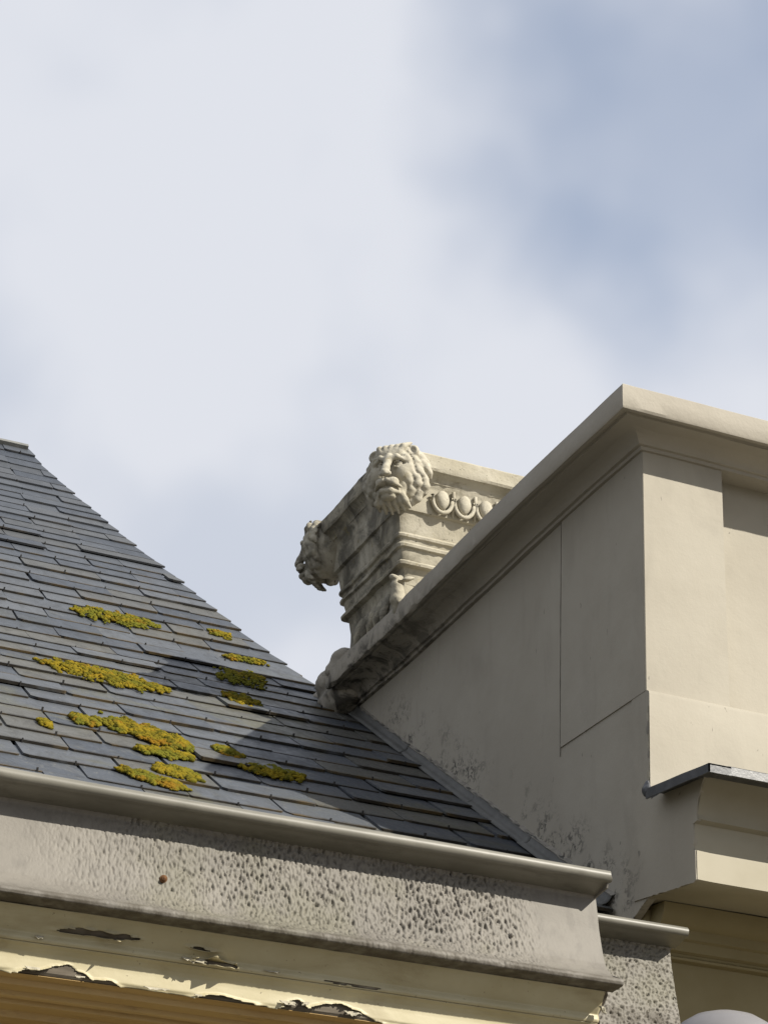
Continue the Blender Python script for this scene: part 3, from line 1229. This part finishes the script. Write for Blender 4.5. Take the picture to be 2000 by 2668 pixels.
def film(name, path, x0, x1, nx, ny, hole, m, off=.0035, curl=.018, seed=0, smooth=180):
    """paint film over the timber, with torn-out holes whose rims curl away"""
    seg = [0]
    for a, b in zip(path, path[1:]):
        seg.append(seg[-1]+sqrt((a[0]-b[0])**2+(a[1]-b[1])**2))

    def P(t):
        d = t*seg[-1]
        for i in range(len(seg)-1):
            if d <= seg[i+1]+1e-9 or i == len(seg)-2:
                u = (d-seg[i])/(seg[i+1]-seg[i])
                a, b = path[i], path[i+1]
                ty, tz = b[0]-a[0], b[1]-a[1]
                return a[0]+ty*u, a[1]+tz*u, i, u
    nrm = []
    for i in range(len(path)):
        a, b = path[max(0, i-1)], path[min(len(path)-1, i+1)]
        ty, tz = b[0]-a[0], b[1]-a[1]
        l = sqrt(ty*ty+tz*tz)
        nrm.append((tz/l, -ty/l))
    V, F = [], []
    HH = []
    for i in range(nx+1):
        x = x0+(x1-x0)*i/nx
        for j in range(ny+1):
            t = j/ny
            y, z, k, u = P(t)
            n_y = nrm[k][0]*(1-u)+nrm[k+1][0]*u
            n_z = nrm[k][1]*(1-u)+nrm[k+1][1]*u
            h = hole(x, t)                    # <0: film present, >0: gone
            HH.append(h)
            lift = off
            if h > -.16:
                lift += curl*((h+.16)/.16)**2*max(0, .35+noise.noise(Vector((x*7, t*3, seed))))
            wy, wz = wob((x, 0.3, 0), 2, .003, 41), wob((x, .3, 7), 2, .003, 46)
            V.append((x, y+n_y*lift+wy*.6, z+n_z*lift+wz*.6))
    for i in range(nx):
        for j in range(ny):
            a = i*(ny+1)+j
            q = (a, a+1, a+ny+2, a+ny+1)
            if sum(HH[c] for c in q)/4 < 0:
                F.append(q)
    o = mk(name, V, F, m, lb, smooth)
    bm = bmesh.new()
    bm.from_mesh(o.data)
    bmesh.ops.delete(bm, geom=[v for v in bm.verts if not v.link_faces], context='VERTS')
    for _ in range(2):
        bnd = [v for v in bm.verts if v.is_boundary]
        bmesh.ops.smooth_vert(bm, verts=bnd, factor=.35, use_axis_x=True, use_axis_y=False, use_axis_z=True)
    bm.to_mesh(o.data)
    bm.free()
    md = o.modifiers.new('t', 'SOLIDIFY')
    md.thickness = .0016
    md.offset = 1
    return lpart(o)


def nz2(x, t, fx, ft, sd):
    v = Vector((x*fx, t*ft, sd))
    return noise.noise(v)+.5*noise.noise(v*2.3+Vector((3, 1, 0)))+.25*noise.noise(v*5.1)


def hole_upper(x, t):
    h = nz2(x, t, 2.3, 2.2, 3)-.72
    # long tear above the ridge near the left edge
    h = max(h, .5-((x-1.53)/.20)**2-((t-.50+.25*(x-1.5))/.13)**2+.45*nz2(x, t, 12, 5, 6))
    h = max(h, .35-((x-1.95)/.13)**2-((t-.88)/.10)**2+.45*nz2(x, t, 12, 5, 6))
    h = max(h, .3-((x-2.45)/.22)**2-((t-.93)/.07)**2+.5*nz2(x, t, 12, 5, 8))
    return h


def hole_band(x, t):
    # ragged bottom edge of the sunlit band
    edge = 1.02+.10*nz2(x, 0, 3.0, 1, 2)+.03*nz2(x, 0, 13, 1, 5)
    h = (t-edge)*2.2
    for cx, cw, d in ((1.36, .05, .16), (1.47, .09, .34), (1.60, .05, .2), (1.98, .07, .2), (2.27, .04, .34), (2.42, .10, .40), (2.95, .09, .25)):
        h = max(h, (t-edge+d*exp(-((x-cx)/cw)**2)*(1+.4*nz2(x, 0, 16, 1, 3)))*2.2)
    h = max(h, nz2(x, t, 3, 2, 13)-1.02)
    return h


def hole_soffit(x, t):
    h = nz2(x, t, 2.0, 2.0, 23)-.80
    return h


film('paint_film', core[0:8], GX0, CX1-.006, 520, 30, hole_upper, FILM, seed=1)
film('paint_film', core[7:14], GX0, CX1-.008, 620, 34, hole_band, FILM, seed=2, curl=.026)
film('paint_film', core[13:26], GX0, CX1-.010, 300, 90, hole_soffit, UNDER, seed=3, curl=.008, smooth=35)

# curled flakes hanging off the tears
fr = random.Random(5)


def flake(x, y, z, w, h, tilt, m=CHIP):
    V, F = [], []
    N, Mh = 9, 4
    jag = [fr.uniform(.1, 1.2) for _ in range(N+1)]
    for i in range(N+1):
        u = i/N-.5
        prof_ = 1-abs(u*2)**2.2
        for j in range(Mh+1):
            t = j/Mh
            drop = h*t*(prof_*.55+.45*jag[i])
            cu = .5*h*t*t*(1+.4*sin(u*9))
            V.append((x+w*u+tilt*drop, y-cu-.004, z-drop+.012*sin(u*5)*w))
    for i in range(N):
        for j in range(Mh):
            a = i*(Mh+1)+j
            F.append((a, a+1, a+Mh+2, a+Mh+1))
    o = mk('paint_flake', V, F, m, lb, 180)
    md = o.modifiers.new('t', 'SOLIDIFY')
    md.thickness = .0015
    return lpart(o)


for x, y, z, w, h, tl in ((1.36, 6.424, 3.176, .05, .014, .5), (1.52, 6.426, 3.168, .035, .010, -.4), (1.78, 6.426, 3.165, .09, .012, .2), (1.93, 6.426, 3.162, .04, .008, .1),
                          (2.235, 6.424, 3.180, .055, .022, .6), (2.30, 6.424, 3.186, .03, .018, -.4), (2.47, 6.424, 3.176, .06, .020, .5),
                          (1.36, 6.382, 3.268, .03, .012, .5), (1.88, 6.382, 3.268, .08, .020, .9), (2.16, 6.383, 3.264, .06, .008, .3), (2.90, 6.426, 3.166, .05, .012, .2), (3.39, 6.36, 3.30, .02, .03, .3), (3.385, 6.41, 3.24, .035, .04, -.3)):
    flake(x, y, z, w, h, tl)

# ================================================================== moss on the slates


def moss(label, xa, ya, xb, yb, w, n, seed, size=(.0055, .0155), flat=.75):
    """cushions strewn along a strip from (xa,ya) to (xb,yb) on the roof"""
    rg = random.Random(seed)
    bm = bmesh.new()
    mx, my = (xa+xb)/2, (ya+yb)/2
    sm_ = s_of_y(my)
    y0, z0, _, _ = at(sm_)
    made, tries = 0, 0
    sa, sb = s_of_y(ya), s_of_y(yb)
    while made < int(n*4.2) and tries < n*120:
        tries += 1
        t = rg.uniform(-.06, 1.06)
        v = rg.uniform(-1.7, 1.7)
        e = 1-abs(2*t-1)**3*.9
        d = e-abs(v+.45*noise.noise(Vector((t*4, seed, 2))))+.85*noise.noise(Vector((t*9*abs(xb-xa)/.4, v*1.2, seed)))+.35*noise.noise(Vector((t*26*abs(xb-xa)/.4, v*3, seed+4)))+.18
        if d < rg.uniform(0, .22):
            continue
        made += 1
        x = xa+(xb-xa)*t+rg.gauss(0, .004)
        s_ = sa+(sb-sa)*t+v*w*1.05
        v = v/1.7
        y, z, ny, nz = at(s_)
        r = rg.uniform(*size)*(1.15-.5*abs(v))
        h = .036+r*.1+.010*max(0, d)
        mt = Matrix.Translation((x-mx, y+ny*h-y0, z+nz*h-z0)) @ Matrix.Rotation(atan2(-ny, nz), 4, 'X') @ Matrix.Rotation(rg.uniform(0, 6), 4, 'Z') @ Matrix.Diagonal((r*rg.uniform(1, 1.7), r, r*flat*rg.uniform(.7, 1.2), 1))
        bmesh.ops.create_icosphere(bm, subdivisions=1, radius=1, matrix=mt)
    for v in bm.verts:
        v.co += v.co.normalized()*.0 + Vector((rg.gauss(0, .0014), rg.gauss(0, .0014), rg.gauss(0, .0016)))
    for f in bm.faces:
        f.smooth = True
    me = bpy.data.meshes.new('moss_patch')
    bm.to_mesh(me)
    bm.free()
    o = link('moss_patch', me, MOSS)
    o.location = (mx, y0, z0)
    return tag(o, label, 'moss', 'moss patches on the slate roof')


moss('long yellow-green moss streak highest on the slates', 2.503, 11.937, 3.078, 11.945, 0.151, 170, 44)
moss('orange and green moss ridge across the middle of the lit slates', 2.007, 10.309, 2.711, 10.188, 0.200, 260, 21)
moss('largest golden moss mat, low on the slates left of the shadow edge', 2.109, 9.130, 2.520, 8.918, 0.182, 300, 22)
moss('small moss lump joined to the left end of the golden mat', 1.952, 9.061, 2.078, 9.025, 0.095, 70, 23)
moss('tiny orange moss dot beside a slate hook at far left', 1.764, 8.866, 1.807, 8.801, 0.063, 22, 24)
moss('narrow yellow moss strip just under the golden mat', 2.187, 8.675, 2.473, 8.694, 0.079, 110, 25)
moss('short ochre moss patch just above the strip nearest the gutter', 2.204, 8.376, 2.403, 8.331, 0.113, 140, 26)
moss('slanting moss strip nearest the gutter lip', 2.010, 8.224, 2.281, 8.093, 0.084, 140, 27)
moss('small ochre moss patch near the right edge of the slates, below the sky', 3.459, 12.075, 3.617, 12.054, 0.098, 30, 28)
moss('dark olive moss patch inside the shadow of the lion block', 3.199, 10.893, 3.565, 11.044, 0.207, 70, 29)
moss('small moss patch directly below the dark olive patch', 3.080, 10.281, 3.272, 10.304, 0.155, 60, 30)
moss('small lone moss lump at the edge of the parapet shadow', 2.647, 8.956, 2.766, 8.914, 0.095, 60, 31)
moss('low moss streak in the parapet shadow, farthest right above the gutter', 2.701, 8.664, 3.022, 8.697, 0.099, 90, 32)
moss('thin moss strip just above the dark olive patch near the roof edge', 3.421, 11.536, 3.720, 11.554, 0.063, 40, 33)

# ================================================================== carved block with lion heads
X0, Y0, X1, Y1 = 3.87, 9.90, 4.97, 11.20
lion = thing('lion_block', 'pale carved stone block with lion heads standing on the parapet coping', 'stone carving', loc=((X0+X1)/2, (Y0+Y1)/2, 6.12))
OFS = Vector(((X0+X1)/2, (Y0+Y1)/2, 6.12))
lion.location = (4.111, 9.812, 5.804)
lion.scale = (.93, .93, .93)


def spart(o):
    o.matrix_parent_inverse = Matrix.Translation(-OFS)
    return o


def square_loft(name, prof, m, segs=26, amp=.006, seed=0, rnd=.012):
    """rings of a square plan: (inset, z)"""
    V, F = [], []
    ring = []
    N = segs*4
    for (ins, z) in prof:
        cs = [(X0+ins, Y0+ins), (X1-ins, Y0+ins), (X1-ins, Y1-ins), (X0+ins, Y1-ins)]
        for e in range(4):
            a, b = cs[e], cs[(e+1) % 4]
            for i in range(segs):
                t = i/segs
                x, y = a[0]+(b[0]-a[0])*t, a[1]+(b[1]-a[1])*t
                c = Vector((x, y, z))
                if i == 0:
                    d = Vector(((X0+X1)/2-x, (Y0+Y1)/2-y, 0)).normalized()
                    c += d*rnd*(1+noise.noise(c*13))
                k = noise.fractal(c*6+Vector((seed, 0, 0)), 1, 2, 3)*amp
                k2 = noise.noise(c*21)*amp*.5
                V.append((c.x+k, c.y+k2+k*.5, c.z+k2))
    R = len(prof)
    for i in range(R-1):
        for j in range(N):
            k = (j+1) % N
            F.append((i*N+j, i*N+k, (i+1)*N+k, (i+1)*N+j))
    F += [tuple(range(N)), tuple((R-1)*N+j for j in range(N))]
    return spart(mk(name, V, F, m, lion, 32))


square_loft('top_slab', [(.10, 7.462), (.03, 7.458), (.012, 7.452), (.0, 7.440), (.002, 7.40), (.0, 7.355), (.008, 7.340), (.022, 7.336), (.03, 7.328), (.05, 7.318), (.062, 7.300), (.066, 7.288)], STONE, seed=1, amp=.008)
square_loft('egg_band', [(.066, 7.300), (.070, 7.285), (.088, 7.262), (.092, 7.25), (.094, 7.19), (.098, 7.125), (.104, 7.095), (.122, 7.088)], STONE, seed=2)
square_loft('body', [(.120, 7.095), (.122, 7.088), (.128, 7.075), (.143, 6.985), (.150, 6.962), (.140, 6.955), (.137, 6.945), (.141, 6.932), (.155, 6.925), (.163, 6.905), (.150, 6.898), (.143, 6.888),
                     (.147, 6.872), (.165, 6.866), (.170, 6.845), (.178, 6.805), (.183, 6.793), (.160, 6.787), (.152, 6.775), (.156, 6.760), (.190, 6.752), (.200, 6.73), (.207, 6.69), (.21, 6.65)], STONE, seed=3, amp=.009)
square_loft('base', [(.210, 6.66), (.212, 6.62), (.205, 6.56), (.195, 6.50), (.19, 6.44)], STONE, seed=4, amp=.016)

# eggs, shells and darts along the sunlit front


def ell(bm, c, r, e=(0, 0, 0), sub=3):
    bmesh.ops.create_icosphere(bm, subdivisions=sub, radius=1, matrix=Matrix.Translation(c) @ Euler(e).to_matrix().to_4x4() @ Matrix.Diagonal((r[0], r[1], r[2], 1)))


def tube(bm, pts, seg=8):
    """tapered tube through (point, radius) stations, closed with round tips"""
    rings = []
    for i, (p, r) in enumerate(pts):
        p = Vector(p)
        a = Vector(pts[max(0, i-1)][0])
        b = Vector(pts[min(len(pts)-1, i+1)][0])
        d = (b-a).normalized()
        q = d.to_track_quat('Z', 'Y')
        rings.append([bm.verts.new(p+q @ Vector((r*cos(2*pi*k/seg), r*sin(2*pi*k/seg), 0))) for k in range(seg)])
    for A, B in zip(rings, rings[1:]):
        for k in range(seg):
            bm.faces.new((A[k], A[(k+1) % seg], B[(k+1) % seg], B[k]))
    bm.faces.new(rings[0][::-1])
    bm.faces.new(rings[-1])


ex = X0+.385
for k in range(4):
    bm = bmesh.new()
    ell(bm, (0, 0, 0), (.045, .036, .066))
    for v in bm.verts:
        v.co.x *= 1-.18*max(0, -v.co.z/.06)
        v.co += v.co.normalized()*.003*noise.noise(v.co*25+Vector((k*3, 0, 0)))
    for f in bm.faces:
        f.smooth = True
    me = bpy.data.meshes.new('egg')
    bm.to_mesh(me)
    bm.free()
    o = link('egg', me, STONE, lion)
    o.location = (ex, Y0+.078, 7.190)
    spart(o)
    bm = bmesh.new()
    st = []
    for i in range(15):
        t = radians(-12+204*i/14)
        a = t+pi
        st.append(((ex+.066*cos(a), Y0+.074, 7.196+.090*sin(a)), .0135))
    tube(bm, st)
    bm2 = bm
    me = bpy.data.meshes.new('egg_shell')
    bmesh.ops.recalc_face_normals(bm, faces=bm.faces)
    for f in bm.faces:
        f.smooth = True
    bm.to_mesh(me)
    bm.free()
    spart(link('egg_shell', me, STONE, lion))
    bm = bmesh.new()
    xd = ex+.0725
    tube(bm, [((xd, Y0+.076, 7.262), .012), ((xd, Y0+.072, 7.22), .012), ((xd, Y0+.074, 7.15), .010), ((xd, Y0+.082, 7.095), .005)], 6)
    for f in bm.faces:
        f.smooth = True
    me = bpy.data.meshes.new('dart')
    bmesh.ops.recalc_face_normals(bm, faces=bm.faces)
    bm.to_mesh(me)
    bm.free()
    spart(link('dart', me, STONE, lion))
    ex += .145


def build_head():
    """lion mask: u to the viewer's right, v up, w outwards"""
    sd = Sdf((-.30, -.30, -.32), (.30, .16, .30), .0055)

    def P(u, v, w):
        return (u, -w, v)

    def E(u, v, w, ru, rv, rw, k=.012, tu=0, tv=0, tw=0, sub=False):
        sd.ell(P(u, v, w), (ru, rw, rv), (tu, tw, tv), k, sub)

    def T(st, k=.008, sub=False):
        sd.tube([(P(*p), r) for p, r in st], k, sub)
    rg = random.Random(4)
    E(0, .0, -.03, .165, .18, .12)                      # skull buried in the block
    # mane: flame-like locks that start at the face and sweep round and down, hugging the block
    for row, (R, w, rad, cnt) in enumerate(((.205, -.005, .027, 6), (.172, .035, .026, 6), (.138, .070, .024, 5))):
        for q in (-1, 1):
            for i in range(cnt):
                a0 = 84-(150/cnt)*(i+.35*row)+rg.uniform(-5, 5)
                span = rg.uniform(44, 58)
                st = []
                for j in range(6):
                    t = j/5
                    a = radians(a0-span*t)
                    r_ = (R-.028+.040*t+.010*sin(t*7+i))*rg.uniform(.98, 1.02)
                    sq = .98 if sin(a) > 0 else .93
                    st.append(((q*r_*cos(a)*.95, r_*sin(a)*sq+.012, w+.030*sin(pi*t)-.020*t), rad*(.55+.75*sin(pi*min(1, t*1.05))*(1-.35*t))*(1 if j < 5 else .35)))
                T(st, .005)
                T([((p[0]*.99, p[1]+.006, p[2]+r_2*.86), .0030) for p, r_2 in st[1:5]], .003, True)
    for u, l in ((-.088, .045), (-.052, .062), (-.016, .072), (.022, .070), (.058, .060), (.090, .045)):   # beard
        T([((u*.8, -.140, .105), .021), ((u, -.178, .094), .022), ((u*1.08+.008, -.165-l, .055), .009)], .006)
    for u in (-.07, -.036, .0, .036, .07):                 # tuft on the brow
        T([((u*.8, .130, .108), .016), ((u*1.1, .175, .095), .020), ((u*1.4+.012, .205, .055), .009)], .006)
    # face
    E(0, .015, .060, .112, .135, .062, .014)
    E(0, .115, .088, .088, .062, .046, .016)               # forehead
    E(0, -.105, .080, .088, .078, .060, .016)              # jaw
    for q in (-1, 1):
        E(q*.078, -.005, .112, .042, .054, .030, .018, tw=q*.25)    # cheek
        E(q*.056, .052, .140, .036, .021, .024, .012, sub=True)  # eye socket
        E(q*.056, .050, .112, .022, .0165, .0165, .003)     # eyeball
        T([((q*.014, .078, .150), .017), ((q*.052, .096, .142), .016), ((q*.098, .074, .108), .010)], .010)   # brow
        T([((q*.030, .036, .136), .004), ((q*.056, .031, .132), .005), ((q*.084, .042, .116), .004)], .005)    # lower lid
        T([((q*.034, .062, .135), .004), ((q*.056, .070, .132), .0045), ((q*.082, .058, .116), .004)], .004)   # upper lid
    T([((0, .100, .140), .022), ((0, .055, .158), .021), ((0, .005, .186), .024), ((0, -.022, .200), .026)], .014)   # nose bridge
    for q in (-1, 1):
        E(q*.022, -.030, .196, .019, .015, .017, .006)      # nostril wing
        E(q*.034, -.074, .160, .040, .027, .040, .008, tv=-q*.25)   # muzzle pad
        T([((q*.010, -.070, .198), .014), ((q*.050, -.088, .180), .0145), ((q*.080, -.108, .140), .010)], .006)  # upper lip
    E(0, -.034, .208, .026, .015, .015, .006)              # nose tip
    T([((0, -.046, .212), .004), ((0, -.078, .206), .004)], .004, True)
    for q in (-1, 1):
        E(q*.014, -.047, .210, .008, .006, .012, .003, sub=True)   # nostril
    T([((-.060, -.134, .132), .013), ((-.028, -.132, .170), .018), ((.028, -.132, .170), .018), ((.060, -.134, .132), .013)], .008)  # lower lip
    E(0, -.158, .140, .046, .024, .034, .010)              # chin
    T([((-.086, -.118, .130), .006), ((-.040, -.108, .186), .0075), ((.040, -.108, .186), .0075), ((.086, -.118, .130), .006)], .004, True)   # mouth
    E(0, -.112, .125, .066, .030, .040, .004)
    for q in (-1, 1):
        E(q*.128, .150, .055, .034, .040, .022, .006, tw=-q*.5)  # ear
        E(q*.130, .152, .076, .018, .024, .014, .006, tw=-q*.5, sub=True)
    return sd.mesh('lion_head', STONE, .0018, 26, 1)


head_me = build_head()
HZ = 7.265
for (cx, cy, rz, off, lab) in ((X0, Y0, -45, .015, 'sunlit lion head at the near corner'), (X0-.01, Y1+.05, -135, .015, 'shaded lion head in profile at the far corner'), (X1, Y0, 45, .015, None)):
    o = link('lion_head', head_me, STONE, lion)
    rzr = radians(rz)
    d = Vector((sin(rzr), -cos(rzr), 0))
    pos = Vector((cx, cy, HZ)) - d*.13
    o.matrix_basis = Matrix.Translation(pos) @ Matrix.Rotation(rzr, 4, 'Z') @ Matrix.Rotation(radians(6), 4, 'X')
    if lab:
        o['label'] = lab
    spart(o)

# scroll foot at the near corner of the base and worn flutes on the shaded side
c = Vector((X0+.17, Y0+.17, 6.60))
sd = Sdf(c-Vector((.16, .16, .26)), c+Vector((.16, .16, .14)), .007)
sd.tube([(c+Vector((.02, .02, -.18)), .035), (c+Vector((-.015, -.015, -.09)), .046), (c+Vector((-.025, -.025, 0)), .036), (c+Vector((.0, .0, .06)), .02)])
sd.ell(c+Vector((-.045, -.02, .045)), (.036, .034, .020), (.3, .3, 0), .005)
sd.ell(c+Vector((.03, -.055, .040)), (.046, .026, .014), (0, -.4, .2), .005)
sd.ell(c+Vector((-.02, .035, .02)), (.026, .03, .022), (0, 0, 0), .005)
sd.ell(c+Vector((-.01, -.05, .012)), (.03, .03, .012), (0, 0, 0), .006, True)
spart(link('scroll_foot', sd.mesh('scroll_foot', STONE, .005, 18, 2), STONE, lion))
for k in range(5):
    bm = bmesh.new()
    yy = Y0+.42+k*.105
    tube(bm, [((X0+.205, yy, 6.66), .018), ((X0+.185, yy, 6.60), .028), ((X0+.172, yy, 6.53), .030), ((X0+.185, yy, 6.45), .026)])
    for f in bm.faces:
        f.smooth = True
    bmesh.ops.recalc_face_normals(bm, faces=bm.faces)
    me = bpy.data.meshes.new('flute')
    bm.to_mesh(me)
    bm.free()
    spart(link('flute', me, STONE, lion))

# ================================================================== street lamp, only its hood reaches into the picture
lamp = thing('street_lamp', 'grey domed lamp hood just showing at the bottom right edge', 'street lamp', loc=(2.76, 4.5, 0))


def lathe(name, prof, m, parent, seg=32, c=(2.76, 4.5)):
    V, F = [], []
    for r, z in prof:
        for k in range(seg):
            t = 2*pi*k/seg
            V.append((c[0]+r*cos(t), c[1]+r*sin(t), z))
    R = len(prof)
    for i in range(R-1):
        for k in range(seg):
            q = (k+1) % seg
            F.append((i*seg+k, i*seg+q, (i+1)*seg+q, (i+1)*seg+k))
    F += [tuple(range(seg)), tuple((R-1)*seg+k for k in range(seg))]
    o = mk(name, V, F, m, parent, 40)
    o.matrix_parent_inverse = Matrix.Translation((-2.76, -4.5, 0))
    return o


LZ = 2.836
lathe('hood', [(.165, LZ-.15), (.168, LZ-.14), (.160, LZ-.105), (.142, LZ-.065), (.115, LZ-.035), (.08, LZ-.014), (.04, LZ-.003), (.012, LZ), (.001, LZ)], LAMPM, lamp)
lathe('globe', [(.05, LZ-.42), (.11, LZ-.38), (.135, LZ-.28), (.14, LZ-.20), (.13, LZ-.152)], CREAM, lamp)
lathe('pole', [(.075, 0), (.075, .5), (.045, .55), (.038, LZ-.45), (.06, LZ-.42)], ZINC, lamp)
